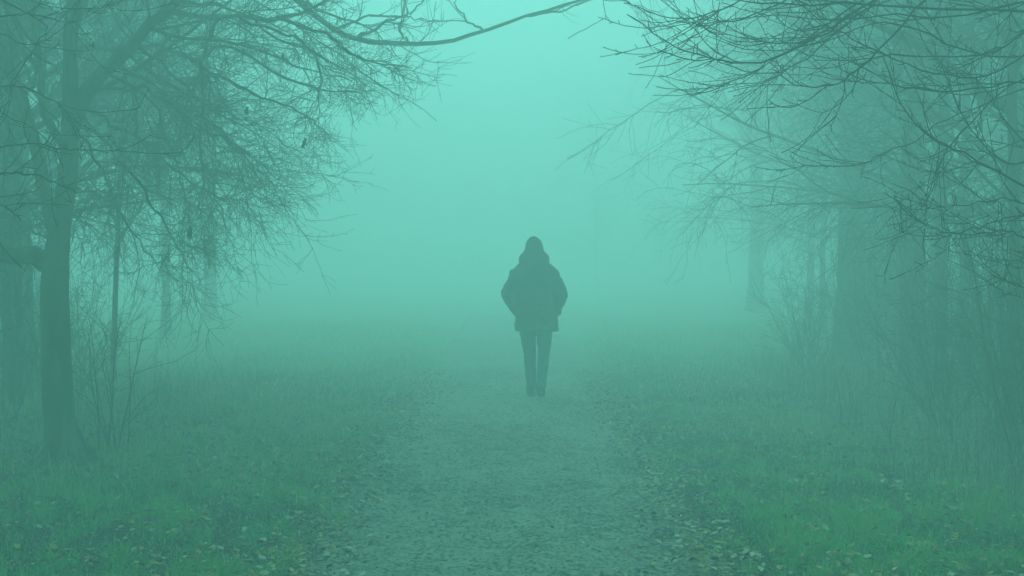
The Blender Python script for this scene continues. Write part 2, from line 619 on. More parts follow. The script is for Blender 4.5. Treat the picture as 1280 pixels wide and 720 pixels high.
def fill(lines, levels):
    """grow random side branches on a set of guide lines; returns list of (P,R) per level"""
    out = []
    K = 12
    Pn = np.stack([resample(l[0], K) for l in lines])
    Rn = np.stack([np.interp(np.linspace(0, 1, K), np.linspace(0, 1, len(l[1])), l[1]) for l in lines])
    for lv in levels:
        Pn, Rn = spawn(Pn, Rn, **lv)
        out.append((Pn, Rn))
    return out


# ---- the big forked tree on the left
trunk = Geo()
TY = 10.3
tl = guide([(84, 618, TY), (80, 590, TY), (76, 540, TY), (71, 470, TY), (69, 400, TY), (69, 345, TY), (74, 290, TY), (83, 235, TY), (87, 170, TY), (88, 110, TY), (88, 50, TY),
            (92, -10, TY), (100, -120, TY), (112, -300, TY), (120, -520, TY), (135, -800, TY)], 21, 48, 0.35)
r_ = tl[1]
r_ *= np.interp(np.linspace(0, 1, 48), [0, 0.03, 0.10, 0.3, 0.42, 0.5, 1], [1.9, 1.3, 1.0, 1.05, 0.85, 0.8, 0.55])
wood(trunk, tl, 20, 0.035)
for a_ in np.arange(7) * 0.9 + 0.3:
    c_ = tl[0][2]
    L_ = rng.uniform(0.28, 0.5)
    ux, uy = math.cos(a_), math.sin(a_)
    rp = resample([(c_[0] + ux * 0.01, c_[1] + uy * 0.01, 0.5), (c_[0] + ux * 0.07, c_[1] + uy * 0.07, 0.26), (c_[0] + ux * 0.2, c_[1] + uy * 0.2, 0.1), (c_[0] + ux * L_, c_[1] + uy * L_, 0.02)], 9)
    wood(trunk, (rp, np.array([0.03, 0.055, 0.068, 0.07, 0.065, 0.058, 0.05, 0.04, 0.025])), 8, 0.05)
limbs = []
def limb(pts, r_px, K=18, tip=0.3):
    l = guide(pts, r_px, K, tip, 0.008)
    limbs.append(l)
    return l
limb([(74, 345, TY), (50, 322, TY), (15, 318, 10.2), (-35, 300, 10.1), (-100, 240, 10), (-170, 120, 9.8), (-220, -60, 9.8), (-260, -300, 9.7)], 14)
limb([(72, 300, TY), (58, 250, 10.4), (45, 190, 10.5), (25, 115, 10.6), (2, 55, 10.7), (-25, -40, 10.8), (-50, -180, 10.9), (-60, -380, 11)], 10)
limb([(84, 195, TY), (60, 150, 10), (50, 100, 9.9), (46, 40, 9.8), (30, -60, 9.7), (20, -200, 9.5)], 6)
limb([(86, 165, TY), (106, 122, TY), (130, 90, 10.2), (158, 66, 10.1), (182, 36, 10), (216, 4, 9.9), (275, -50, 9.8), (350, -130, 9.7), (420, -260, 9.6)], 11)
limb([(88, 60, TY), (115, -20, 10.6), (170, -60, 11.8), (260, -55, 12.8), (340, -25, 13.4), (395, 22, 13.8), (445, 48, 14), (510, 57, 14), (560, 51, 14), (605, 40, 14), (655, 20, 14), (705, 5, 14), (760, -8, 14)], 5.2, 26, 0.25)
limb([(92, -10, TY), (60, -80, 9.8), (-10, -160, 9.2), (-60, -300, 9)], 6)
limb([(110, -280, TY), (190, -380, 10.6), (300, -460, 11), (400, -500, 11.5)], 7)
limb([(112, -300, TY), (60, -420, 11), (0, -560, 11.6)], 7)
limb([(118, -480, TY), (180, -620, 9.6), (260, -700, 9)], 6)
limb_parts = []
for l in limbs:
    q_ = Geo()
    wood(q_, l, 10, 0.05)
    limb_parts.append(('limb', q_, M_BARK))
gl = []
def gb(pts, r_px=2.2, dep=None):
    dd = rng.uniform(-0.4, 2.4)
    n_ = len(pts)
    q = [(p_[0], p_[1], (p_[2] if len(p_) > 2 else TY + dd * min(1, i / 2.5))) for i, p_ in enumerate(pts)]
    gl.append(guide(q, r_px, 18, 0.22, 0.012))
gb([(88, 62), (120, 62), (150, 60), (200, 58), (233, 69), (255, 92), (262, 135), (258, 190)], 3.2)
gb([(210, 10), (250, 20), (300, 23), (360, 20), (415, -3), (475, -30)], 4.0)
gb([(275, 22), (262, 45), (252, 75), (245, 105), (232, 140), (225, 165), (215, 215), (210, 262)], 2.6)
gb([(250, 78), (256, 120), (250, 165), (255, 205), (268, 240), (280, 275), (289, 300)], 2.4)
gb([(240, 76), (275, 58), (310, 70), (350, 95), (400, 113), (440, 115), (472, 130)], 2.6)
gb([(255, 85), (300, 110), (345, 128), (390, 148), (412, 178)], 2.4)
gb([(300, 23), (350, 40), (385, 56), (402, 92), (395, 130), (372, 152)], 2.3)
gb([(345, 20), (410, 45), (440, 68), (480, 80), (513, 87)], 2.6)
gb([(112, 112), (180, 112), (240, 150), (300, 190), (335, 240)], 2.6)
gb([(100, 130), (160, 165), (220, 215), (280, 250), (330, 243)], 2.4)
gb([(98, 140), (150, 200), (190, 255), (220, 305), (250, 352)], 2.4)
gb([(92, 155), (130, 215), (150, 265), (180, 310), (205, 345)], 2.2)
gb([(158, 66), (220, 110), (270, 160), (320, 200), (350, 215)], 2.4)
gb([(182, 36), (250, 50), (320, 60), (380, 85), (440, 100)], 2.4)
gb([(130, 90), (190, 130), (215, 190), (230, 240), (240, 300)], 2.4)
gb([(170, 55), (215, 90), (255, 130), (310, 150), (370, 190)], 2.2)
gb([(216, 4), (290, 10), (350, 50), (400, 70), (460, 110)], 2.3)
gb([(150, 72), (170, 130), (165, 190), (150, 240)], 2.0)
gb([(88, 230), (115, 240), (140, 255), (160, 290)], 1.8)
gb([(395, 22, 13.9), (385, 0, 13.9), (395, -40, 13.9), (440, -80, 13.9)], 2.5)
gb([(445, 48, 13.9), (490, 25, 13.9), (520, 10, 13.9), (545, -15, 13.9)], 2.3)
gb([(420, 38, 13.9), (455, 22, 13.9), (500, 20, 13.9), (530, 25, 13.9), (555, 28, 13.9)], 1.8)
gb([(510, 57, 13.9), (500, 35, 13.9), (510, 10, 13.9), (500, -20, 13.9)], 1.8)
gb([(605, 40, 13.9), (580, 20, 13.9), (570, 0, 13.9), (580, -30, 13.9)], 1.5)
gb([(655, 20, 13.9), (700, 14, 13.9), (740, 0, 13.9), (790, 4, 13.9), (830, 20, 13.9)], 1.4)
gb([(365, -5, 13.9), (410, 18, 13.9), (450, 30, 13.9), (480, 50, 13.9), (500, 75, 13.9)], 2.0)
gb([(70, 300), (40, 290), (10, 270), (-30, 280)], 2)
gb([(60, 250), (30, 240), (0, 245), (-30, 220)], 2)
gb([(50, 210), (20, 200), (0, 170), (-30, 150)], 2)
gb([(88, 110), (60, 80), (30, 60), (0, 40), (-40, 30)], 2)
gb([(88, 20), (130, 10), (180, -20), (240, -30), (300, -40)], 3)
tw = Geo()
for l in gl:
    wood(tw, l, 5, 0.04, 0.1)
for sel, ll0, ll1, n1 in ((lambda e: e < 0.5, 0.30, 0.95, 14), (lambda e: e >= 0.5, 0.12, 0.38, 8)):
    dense = [l for l in gl[:19] if sel(float((l[0][-1][0] / l[0][-1][1] * FPX + 640) > 385))]
    lv = fill(dense, [dict(n=n1, l0=ll0, l1=ll1, K=8, ang=(25, 65), sag=-0.04, wig=0.15, t=(0.1, 0.95), rk=0.7, rmax=0.0055, rend=0.002),
                      dict(n=9, l0=0.12, l1=ll1 * 0.52, K=7, ang=(25, 70), sag=-0.02, wig=0.18, rk=0.8, rmax=0.0032, rend=0.0014),
                      dict(n=2, l0=0.06, l1=0.22, K=5, ang=(25, 75), sag=0.03, wig=0.2, rk=0.9, rmax=0.0022, rend=0.0012)])
    for p_, rr in lv:
        tubes(tw, p_, rr, 3)
lv = fill(gl[19:26] + [limbs[4]], [dict(n=5, l0=0.25, l1=0.8, K=8, ang=(25, 70), sag=0.05, wig=0.14, rk=0.7, rmax=0.007, rend=0.002),
                                dict(n=4, l0=0.1, l1=0.4, K=6, ang=(25, 70), sag=0.03, wig=0.16, rk=0.8, rmax=0.0035, rend=0.0014)])
for p_, rr in lv:
    tubes(tw, p_, rr, 3)
lv = fill(gl[26:] + limbs[:4] + limbs[5:], [dict(n=14, l0=0.5, l1=1.6, K=8, ang=(25, 70), sag=0.01, wig=0.14, t=(0.25, 1), rk=0.6, rmax=0.012, rend=0.003),
                                         dict(n=9, l0=0.25, l1=0.8, K=6, ang=(25, 70), sag=0.0, wig=0.18, rk=0.8, rmax=0.005, rend=0.002),
                                         dict(n=4, l0=0.1, l1=0.35, K=5, ang=(25, 75), wig=0.2, rk=0.8, rmax=0.003, rend=0.0015)])
for p_, rr in lv:
    tubes(tw, p_, rr, 3)
base = P(82, 604, TY)
base[2] = gh_arr(base[0], base[1])
left_tree = pixel_tree('bare_tree', 'large forked bare tree on the left verge with a drooping tangle of twigs', 'tree', base,
                       [('trunk', trunk, M_BARK), ('crown', tw, M_TWIG)] + limb_parts)
# the few dead leaves still hanging in it
for (px, py, dd, s) in ((236, 290, 10.2, 0.05), (380, 176, 10.6, 0.035), (307, 137, 10.4, 0.035), (378, 181, 10.6, 0.03), (352, 70, 10.5, 0.03)):
    c = P(px, py, dd) - base
    lf = Geo()
    k_ = 7
    for i in range(2):
        line = np.array([c + np.array((0.01 * i, 0.006 * i, s * (0.8 - 1.9 * j / (k_ - 1)))) + np.array((0.006 * math.sin(j * 1.1 + i), 0.004 * j, 0)) for j in range(k_)])
        tubes(lf, line, np.array([0.002, 0.005, 0.012, 0.014, 0.012, 0.007, 0.001]) * s / 0.045, 5, 0.15)
    lf.build('dead_leaf', M_LEAF, left_tree)

# ---- the tree outside the right edge whose dark branches reach over the path
NY = 6.3
near = []
def nb(pts, r_px=1.6, Y0=NY, dz=0.0):
    y1 = Y0 + rng.uniform(-0.5, 0.5)
    n_ = len(pts)
    q = [(p_[0], p_[1], Y0 + (y1 - Y0) * i / (n_ - 1)) for i, p_ in enumerate(pts)]
    near.append(guide(q, r_px * 0.74, 26, 0.32, 0.004))
nb([(1490, 330), (1380, 285), (1280, 232), (1217, 198), (1180, 180), (1155, 163), (1134, 142), (1122, 117), (1105, 75), (1092, 55)], 2.4)
nb([(1490, 90), (1380, 90), (1280, 103), (1205, 112), (1142, 111), (1105, 104), (1067, 96), (1040, 78)], 2.0)
nb([(1490, -90), (1300, -60), (1170, -10), (1120, 40), (1088, 75), (1067, 92), (1047, 106), (1026, 109), (992, 106), (980, 96), (963, 77)], 2.2)
nb([(1490, -120), (1300, -90), (1150, -30), (1080, 8), (1047, 31), (1013, 52), (963, 75), (922, 79), (897, 75), (863, 65), (834, 54), (805, 31), (785, 18)], 2.4)
nb([(1490, -150), (1280, -90), (1140, -30), (1072, 4), (1013, 46), (988, 54), (947, 52), (926, 42), (897, 25)], 2.2)
nb([(1490, 20), (1380, 5), (1280, 14), (1160, 10), (1047, 5), (988, 6), (930, 1), (890, -8)], 2.8)
nb([(1490, 130), (1350, 95), (1230, 130), (1180, 150), (1142, 177), (1113, 188), (1088, 200), (1055, 208), (1030, 206), (988, 190)], 1.5, 7.6)
nb([(1490, -70), (1290, -50), (1110, 0), (1010, 50), (963, 77), (922, 100), (888, 109), (855, 113), (820, 108)], 1.6, 7.2)
nb([(1490, 330), (1350, 275), (1280, 256), (1264, 249), (1229, 252), (1194, 258), (1167, 254), (1120, 232)], 1.7)
nb([(1490, 290), (1380, 255), (1280, 270), (1243, 277), (1222, 285), (1194, 292), (1180, 296), (1156, 301)], 1.7)
nb([(1490, 400), (1350, 330), (1280, 299), (1257, 289), (1222, 292), (1194, 292), (1163, 284), (1142, 271), (1121, 251)], 1.6)
nb([(1380, 60), (1260, 110), (1198, 171), (1180, 192), (1170, 219), (1167, 237), (1153, 258), (1128, 278), (1104, 285)], 1.4)
nb([(1490, 420), (1360, 380), (1280, 358), (1262, 352), (1240, 346)], 1.3)
nb([(1490, -60), (1370, -20), (1280, 40), (1240, 66), (1180, 72), (1120, 68), (1060, 76), (1010, 68), (960, 40)], 2.0)
nb([(1490, -20), (1380, 40), (1280, 72), (1200, 60), (1140, 35), (1090, 30), (1040, 50), (980, 62), (930, 60), (880, 45)], 1.8)
nb([(1490, -140), (1260, -110), (1080, -50), (1000, -10), (940, 20), (890, 30), (850, 28), (800, 26)], 1.9)
nb([(1490, -160), (1250, -120), (1050, -60), (960, -20), (910, 8), (870, 22), (830, 20), (790, 6), (770, -5)], 1.9)
nb([(1490, -90), (1300, -80), (1130, -20), (1060, 30), (1000, 78), (950, 92), (905, 80), (870, 60), (840, 45)], 1.8, 6.8)
nb([(1490, 60), (1340, 30), (1250, 90), (1190, 95), (1130, 80), (1070, 50), (1020, 20), (980, -10)], 1.9)
nb([(1490, 200), (1380, 170), (1280, 205), (1240, 190), (1200, 140), (1180, 90), (1165, 50)], 1.9)
nb([(1490, 230), (1380, 180), (1300, 190), (1256, 150), (1238, 120), (1215, 95), (1190, 85)], 1.6)
nb([(1490, 100), (1370, 140), (1260, 180), (1200, 210), (1160, 215), (1120, 200)], 1.4, 7)
nb([(1490, 380), (1370, 350), (1290, 330), (1250, 325), (1210, 335)], 1.2, 7)
nb([(1490, 0), (1350, -10), (1200, 20), (1110, 18), (1040, 25), (960, 18), (900, 4)], 2.0)
br = []
for l in near:
    q_ = Geo()
    wood(q_, l, 6, 0.05, 0.16)
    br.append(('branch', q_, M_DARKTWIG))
K = 12
Pn = np.stack([resample(l[0], 26) for l in near])
Rn = np.stack([l[1] for l in near])
tw = Geo()
s1 = spawn(Pn, Rn, 5, 0.2, 0.5, K=14, ang=(12, 34), sag=0.035, wig=0.085, t=(0.2, 0.85), rk=0.7, rmax=0.0032, rend=0.0014)
s2 = spawn(s1[0], s1[1], 3, 0.08, 0.3, K=8, ang=(25, 65), sag=0.05, wig=0.08, rk=0.8, rmax=0.0026, rend=0.0014)
s3 = spawn(Pn, Rn, 16, 0.015, 0.06, K=4, ang=(35, 75), sag=0.15, wig=0.1, rk=0.8, rmax=0.0024, rend=0.0016)
s4 = spawn(s1[0], s1[1], 4, 0.012, 0.04, K=4, ang=(35, 75), sag=0.15, wig=0.1, rk=0.9, rmax=0.002, rend=0.0015)
for (p_, rr), bud in ((s1, 0.12), (s2, 0.1), (s3, 0), (s4, 0)):
    if bud:
        rr = rr * np.where(rng.uniform(0, 1, rr.shape) < bud, 1.5, 1)
    tubes(tw, p_, rr, 4)
tr = Geo()
b0 = P(1490, 1200, NY)
b0[2] = gh_arr(b0[0], b0[1])
z_ = np.linspace(-0.1, 7.5, 40)
ln = np.stack([b0[0] + 0.10 * np.sin(z_ * 0.7) * np.clip(z_ / 3, 0, 1), b0[1] + 0.08 * np.sin(z_ * 0.9), b0[2] + z_], -1)
wood(tr, (ln, np.interp(z_, [-0.1, 0.1, 0.6, 4, 7.5], [0.19, 0.13, 0.1, 0.07, 0.02])), 16, 0.04)
a1 = spawn(ln[None, 18:], np.full((1, 22), 0.06), 22, 1.0, 2.6, K=12, ang=(45, 80), sag=0.03, wig=0.08, rk=0.6, rend=0.004, bias=(0.25, 0, 0.1))
a2 = spawn(a1[0], a1[1], 10, 0.4, 1.2, K=8, ang=(25, 60), sag=0.02, rk=0.6, rmax=0.008, rend=0.002)
a3 = spawn(a2[0], a2[1], 6, 0.15, 0.5, K=6, ang=(25, 60), sag=0.02, rk=0.7, rmax=0.004, rend=0.0015)
tubes(tw, *a1, 6)
tubes(tw, *a2, 4)
tubes(tw, *a3, 3)
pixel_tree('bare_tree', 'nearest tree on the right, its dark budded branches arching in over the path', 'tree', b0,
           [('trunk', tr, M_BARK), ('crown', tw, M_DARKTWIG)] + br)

# ---- the tree outside the left edge with a few dark twigs in view
near = []
LY = 6.4
nb([(-210, 60), (-100, 40), (0, 20), (25, 19), (50, 20), (80, 28), (100, 33), (118, 60)], 1.6, LY)
nb([(-210, 0), (-80, -30), (52, 26), (46, 54), (25, 88), (13, 108), (14, 125), (-8, 142)], 1.3, LY)
nb([(-210, 160), (-90, 120), (0, 108), (25, 108), (58, 121), (80, 138), (100, 170)], 1.9, LY)
nb([(-210, 230), (-90, 200), (0, 184), (46, 181), (75, 187), (104, 187), (137, 190)], 2.1, LY)
nb([(-210, 270), (-90, 230), (0, 218), (30, 217), (62, 226), (98, 241)], 2.4, LY)
nb([(-210, 260), (-90, 230), (0, 256), (27, 277)], 1.9, LY)
nb([(-210, 60), (-80, 30), (0, 42), (30, 55), (60, 50), (90, 20), (100, -5)], 1.4, LY)
nb([(-210, 120), (-80, 90), (0, 140), (40, 160), (70, 190), (80, 215)], 1.2, LY)
nb([(-210, -20), (-60, -40), (20, -10), (60, 8), (110, 12), (150, 5)], 1.3, LY)
br, tw, tr = [], Geo(), Geo()
for l in near:
    q_ = Geo()
    wood(q_, l, 6, 0.05, 0.16)
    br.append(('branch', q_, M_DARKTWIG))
Pn = np.stack([l[0] for l in near])
Rn = np.stack([l[1] for l in near])
s1 = spawn(Pn, Rn, 4, 0.1, 0.4, K=10, ang=(25, 60), sag=0.04, wig=0.08, t=(0.4, 0.98), rk=0.7, rmax=0.004, rend=0.0016)
s2 = spawn(s1[0], s1[1], 3, 0.03, 0.14, K=6, ang=(25, 65), sag=0.05, wig=0.1, rk=0.8, rmax=0.0026, rend=0.0014)
s3 = spawn(Pn, Rn, 10, 0.015, 0.06, K=4, ang=(35, 75), sag=0.15, wig=0.1, rk=0.8, rmax=0.0024, rend=0.0016)
for p_, rr in (s1, s2, s3):
    tubes(tw, p_, rr, 4)
b0 = P(-210, 1200, LY)
b0[2] = gh_arr(b0[0], b0[1])
ln = np.stack([b0[0] - 0.10 * np.sin(z_ * 0.6) * np.clip(z_ / 3, 0, 1), b0[1] + 0.08 * np.sin(z_ * 0.8), b0[2] + z_], -1)
wood(tr, (ln, np.interp(z_, [-0.1, 0.1, 0.6, 4, 7.5], [0.2, 0.14, 0.11, 0.08, 0.02])), 16, 0.04)
a1 = spawn(ln[None, 18:], np.full((1, 22), 0.06), 20, 1.0, 2.6, K=12, ang=(45, 80), sag=0.03, wig=0.08, rk=0.6, rend=0.004, bias=(-0.35, 0, 0.1))
a2 = spawn(a1[0], a1[1], 10, 0.4, 1.2, K=8, ang=(25, 60), sag=0.02, rk=0.6, rmax=0.008, rend=0.002)
a3 = spawn(a2[0], a2[1], 6, 0.15, 0.5, K=6, ang=(25, 60), sag=0.02, rk=0.7, rmax=0.004, rend=0.0015)
tubes(tw, *a1, 6)
tubes(tw, *a2, 4)
tubes(tw, *a3, 3)
pixel_tree('bare_tree', 'nearest tree on the left, a few dark gnarled twigs poking in from the edge', 'tree', b0,
           [('trunk', tr, M_BARK), ('crown', tw, M_DARKTWIG)] + br)


# ---- the tree at the right edge with the thick slanting limb
RY = 12.0
rt = guide([(1262, 560, RY), (1263, 520, RY), (1266, 420, RY), (1269, 320, RY), (1268, 220, RY), (1265, 130, RY), (1266, 40, RY), (1270, -80, RY), (1262, -300, RY), (1275, -600, RY), (1280, -900, RY)], 9.5, 40, 0.3)
rt[1][:3] *= (1.9, 1.4, 1.1)
tr, tw = Geo(), Geo()
wood(tr, rt, 14, 0.04)
rl = [guide(q_, r_, 18, 0.25, 0.01) for q_, r_ in (
    ([(1266, 140, RY), (1240, 122, RY), (1205, 98, 11.9), (1150, 58, 11.8), (1080, 18, 11.6), (1000, -25, 11.4), (900, -70, 11.2)], 8),
    ([(1268, 220, RY), (1290, 170, 12.2), (1330, 130, 12.4), (1400, 60, 12.6), (1460, -60, 12.8)], 6),
    ([(1265, 100, RY), (1300, 20, 11.6), (1360, -80, 11.2), (1420, -250, 11)], 6),
    ([(1268, -60, RY), (1220, -130, 11.6), (1120, -220, 11.2), (1000, -260, 11), (880, -260, 10.8)], 6),
    ([(1263, -250, RY), (1200, -400, 12.6), (1100, -500, 13)], 5),
    ([(1266, 60, RY), (1235, 20, 12.4), (1180, -5, 12.8), (1110, -10, 13.2), (1030, -40, 13.4)], 5))]
lv = fill(rl, [dict(n=11, l0=0.5, l1=1.7, K=10, ang=(25, 65), sag=-0.01, wig=0.1, t=(0.15, 1), rk=0.6, rmax=0.012, rend=0.003),
               dict(n=8, l0=0.25, l1=0.9, K=7, ang=(25, 65), sag=-0.03, wig=0.14, rk=0.75, rmax=0.005, rend=0.002),
               dict(n=3, l0=0.1, l1=0.4, K=5, ang=(25, 70), wig=0.16, rk=0.8, rmax=0.003, rend=0.0015)])
for p_, rr in lv:
    tubes(tw, p_, rr, 3)
prt = [('trunk', tr, M_BARK), ('crown', tw, M_TWIG)]
for l in rl:
    q_ = Geo()
    wood(q_, l, 8, 0.04)
    prt.append(('limb', q_, M_BARK))
b0 = P(1262, 540, RY)
b0[2] = gh_arr(b0[0], b0[1])
pixel_tree('bare_tree', 'slim bare tree at the right edge with a thick limb slanting up to the left', 'tree', b0, prt)

# ---- trees of the wood
def make_tree(seed, H=9.0, r0=0.15, lean=0.0, first=1.6, weep=0.0, nl=16, dens=1.0):
    global rng
    keep = rng
    rng = np.random.default_rng(seed)
    z = np.linspace(-0.15, H, 36)
    ph = rng.uniform(0, 6, 4)
    s = np.clip(z / H, 0, 1)
    ln = np.stack([lean * z + 0.12 * s * np.sin(z * 0.8 + ph[0]) + 0.05 * np.sin(z * 2 + ph[1]) * s, 0.12 * s * np.sin(z * 0.7 + ph[2]), z], -1)
    rad = r0 * np.interp(s, [0, 0.02, 0.08, 0.4, 0.75, 1], [1.7, 1.25, 1.0, 0.78, 0.42, 0.08])
    tr = Geo()
    wood(tr, (ln, rad), 14, 0.05)
    i0 = int(np.searchsorted(z, first))
    a1 = spawn(ln[None, i0:], rad[None, i0:], nl, 1.4, 3.6, K=12, ang=(35, 75), sag=0.05 - 0.12 * weep, wig=0.09, t=(0, 0.97), rk=0.5, rend=0.006)
    a2 = spawn(a1[0], a1[1], int(9 * dens), 0.5, 1.5, K=9, ang=(25, 65), sag=0.02 - 0.16 * weep, wig=0.12, t=(0.15, 1), rk=0.6, rmax=0.014, rend=0.003)
    a3 = spawn(a2[0], a2[1], int(7 * dens), 0.25, 0.85, K=7, ang=(20, 60), sag=-0.2 * weep, wig=0.14, rk=0.7, rmax=0.006, rend=0.002)
    a4 = spawn(a3[0], a3[1], 2, 0.1, 0.4, K=4, ang=(20, 60), sag=-0.1 * weep, wig=0.14, rk=0.7, rmax=0.0035, rend=0.0018)
    cr = Geo()
    tubes(cr, *a1, 6)
    tubes(cr, *a2, 4)
    tubes(cr, *a3, 3)
    tubes(cr, *a4, 3)
    rng = keep
    return tr.mesh('trunk', M_BARK), cr.mesh('crown', M_TWIG)


PROTO = [make_tree(11, 14.5, 0.18, 0.012, 2.6, 0.1, 22), make_tree(12, 16.0, 0.175, -0.01, 3.0, 0.5, 24),
         make_tree(13, 8.0, 0.10, 0.06, 1.8, 0.2, 14), make_tree(14, 13.0, 0.14, 0.0, 1.6, 0.8, 26, 1.2), make_tree(15, 7.0, 0.06, -0.07, 1.4, 0.0, 12),
         make_tree(16, 10.0, 0.055, 0.02, 1.5, 0.8, 26, 1.15), make_tree(17, 8.5, 0.07, -0.03, 1.0, 0.3, 22, 1.2)]


def put_tree(kind, x, y, label, rz=0, s=1.0, sr=None, group=None):
    t = thing('bare_tree', label, 'tree', (x, y, float(gh_arr(x, y))), group)
    t.rotation_euler = (0, 0, rz)
    t.scale = (sr or s, sr or s, s)
    for nm, me in zip(('trunk', 'crown'), PROTO[kind]):
        link(bpy.data.objects.new(nm, me), t)
    return t


def xat(px, Y):
    return (px - 640) / FPX * Y


put_tree(0, xat(1061, 21.0), 21.0, 'straight thick bare trunk, leftmost of the three trunks close together on the right', 0.4, 1.0, 1.12)
put_tree(1, xat(1116, 23.0), 23.0, 'slim bare trunk in the middle of the three trunks on the right', 2.1, 1.0, 0.66)
put_tree(0, xat(1144, 17.0), 17.0, 'darkest of the three bare trunks standing close together on the right', 3.6, 0.85, 0.85)
put_tree(4, xat(139, 17), 17.0, 'thin leaning young tree just right of the large forked tree', 3.25, 1.0, 0.55)
put_tree(2, xat(207, 26.0), 26.0, 'slender pale tree standing right of the thin leaning young tree on the left', 1.9, 1.0, 0.8)
put_tree(3, xat(262, 33.0), 33.0, 'last tree still showing on the left before the bright gap in the fog', 2.6, 1.0)
put_tree(2, xat(20, 15.0), 15.0, 'slim dark tree behind the large forked tree at the left edge', 4.0, 1.1)
put_tree(5, xat(1015, 32.0), 32.0, 'drooping tree with hanging twigs just left of the thick straight trunk', 0.9, 1.1)
deep = [(6, 3.6, 60), (6, 6.9, 33),  # the first, lost in the fog, is added to darken right of centre
        (3, 4.9, 7.0), (1, 6.4, 9.8), (3, 5.2, 3.2), (1, 4.6, 0.4),  # unseen trees beside the camera, added to shade the near ground and fog
        (0, 6.6, 27), (1, 7.5, 21), (0, 8.6, 17.5), (3, 7.2, 28),  (3, 9.5, 23),
        (1, 10.5, 30), (0, 6.5, 38), (3, 6.6, 15.8), (2, 5.4, 12.6), (1, 8.2, 13.4), (0, 10.2, 18),  (1, 12.5, 25),
        (3, 6.6, 26), (5, 5.9, 27), (6, 5.6, 20), (6, 4.9, 16.2), (6, 5.2, 14.2), (5, 5.9, 18.5), (6, 4.9, 12.2), (3, 8.0, 33), (3, 6.9, 23), (3, 7.6, 30)]
for k, x, y in deep:
    put_tree(k, x, y, 'bare tree right of the path, faint in the fog or added unseen for shade', rng.uniform(0, 6.28), rng.uniform(0.9, 1.12), None, 'trees deep in the right wood')
deepl = [(3, -5.0, 6.4), (1, -5.4, 2.5), (1, -5.6, 13.2), (3, -6.4, 18.5), (0, -6.0, 10.8), (2, -7.6, 24), (6, -4.9, 12.3), (6, -5.3, 15.2), (5, -5.0, 14.3), (5, -6.0, 17), (6, -5.9, 13.5)]  # first two stand unseen near the camera, added to shade the foreground
for k, x, y in deepl:
    put_tree(k, x, y, 'bare tree left of the path, faint in the fog or added unseen for shade', rng.uniform(0, 6.28), rng.uniform(0.9, 1.12), None, 'trees deep in the left wood')


# ---- undergrowth
def make_shrub(seed, H=1.8, ns=14, spread=0.35, dens=1.0, split=False):
    global rng
    keep = rng
    rng = np.random.default_rng(seed)
    n = ns
    az = rng.uniform(0, 6.28, n)
    L = H * rng.uniform(0.55, 1.1, n)
    d = norm(np.stack([np.cos(az) * spread, np.sin(az) * spread, np.ones(n)], -1) + rng.normal(0, 0.12, (n, 3)))
    p = np.stack([rng.normal(0, 0.08, n), rng.normal(0, 0.08, n), np.full(n, -0.05)], -1)
    out = []
    for k in range(10):
        out.append(p)
        p = p + d * (L / 9)[:, None]
        d = norm(d + rng.normal(0, 0.05, (n, 3)))
    Pn = np.stack(out, 1)
    Rn = np.linspace(1, 0.25, 10)[None] * rng.uniform(0.005, 0.011, n)[:, None]
    tw = Geo()
    stems = []
    for a_, b_ in zip(Pn, Rn):
        q_ = Geo()
        tubes(q_, a_, b_, 5)
        stems.append(q_) if split else tubes(tw, a_, b_, 5)
    a = spawn(Pn, Rn, int(9 * dens), 0.15, 0.6, K=7, ang=(25, 60), sag=0.02, wig=0.1, t=(0.2, 1), rk=0.7, rmax=0.005, rend=0.002)
    b = spawn(a[0], a[1], int(4 * dens), 0.08, 0.3, K=5, ang=(25, 60), wig=0.12, rk=0.8, rmax=0.003, rend=0.0016)
    tubes(tw, *a, 3)
    tubes(tw, *b, 3)
    rng = keep
    return [('stem', q_.mesh('stem', M_TWIG)) for q_ in stems] + [('crown', tw.mesh('crown', M_TWIG))]


SHRUB = [make_shrub(31, 1.9, 12, 0.32), make_shrub(32, 1.5, 18, 0.5, 1.2), make_shrub(33, 2.6, 12, 0.25), make_shrub(34, 1.1, 9, 0.22, 0.5, True)]


def put_shrub(kind, x, y, label, rz, s, group=None):
    t = thing('shrub', label, 'shrub', (x, y, float(gh_arr(x, y))), group)
    t.rotation_euler = (0, 0, rz)
    t.scale = (s, s, s)
    for nm, me in SHRUB[kind]:
        link(bpy.data.objects.new(nm, me), t)


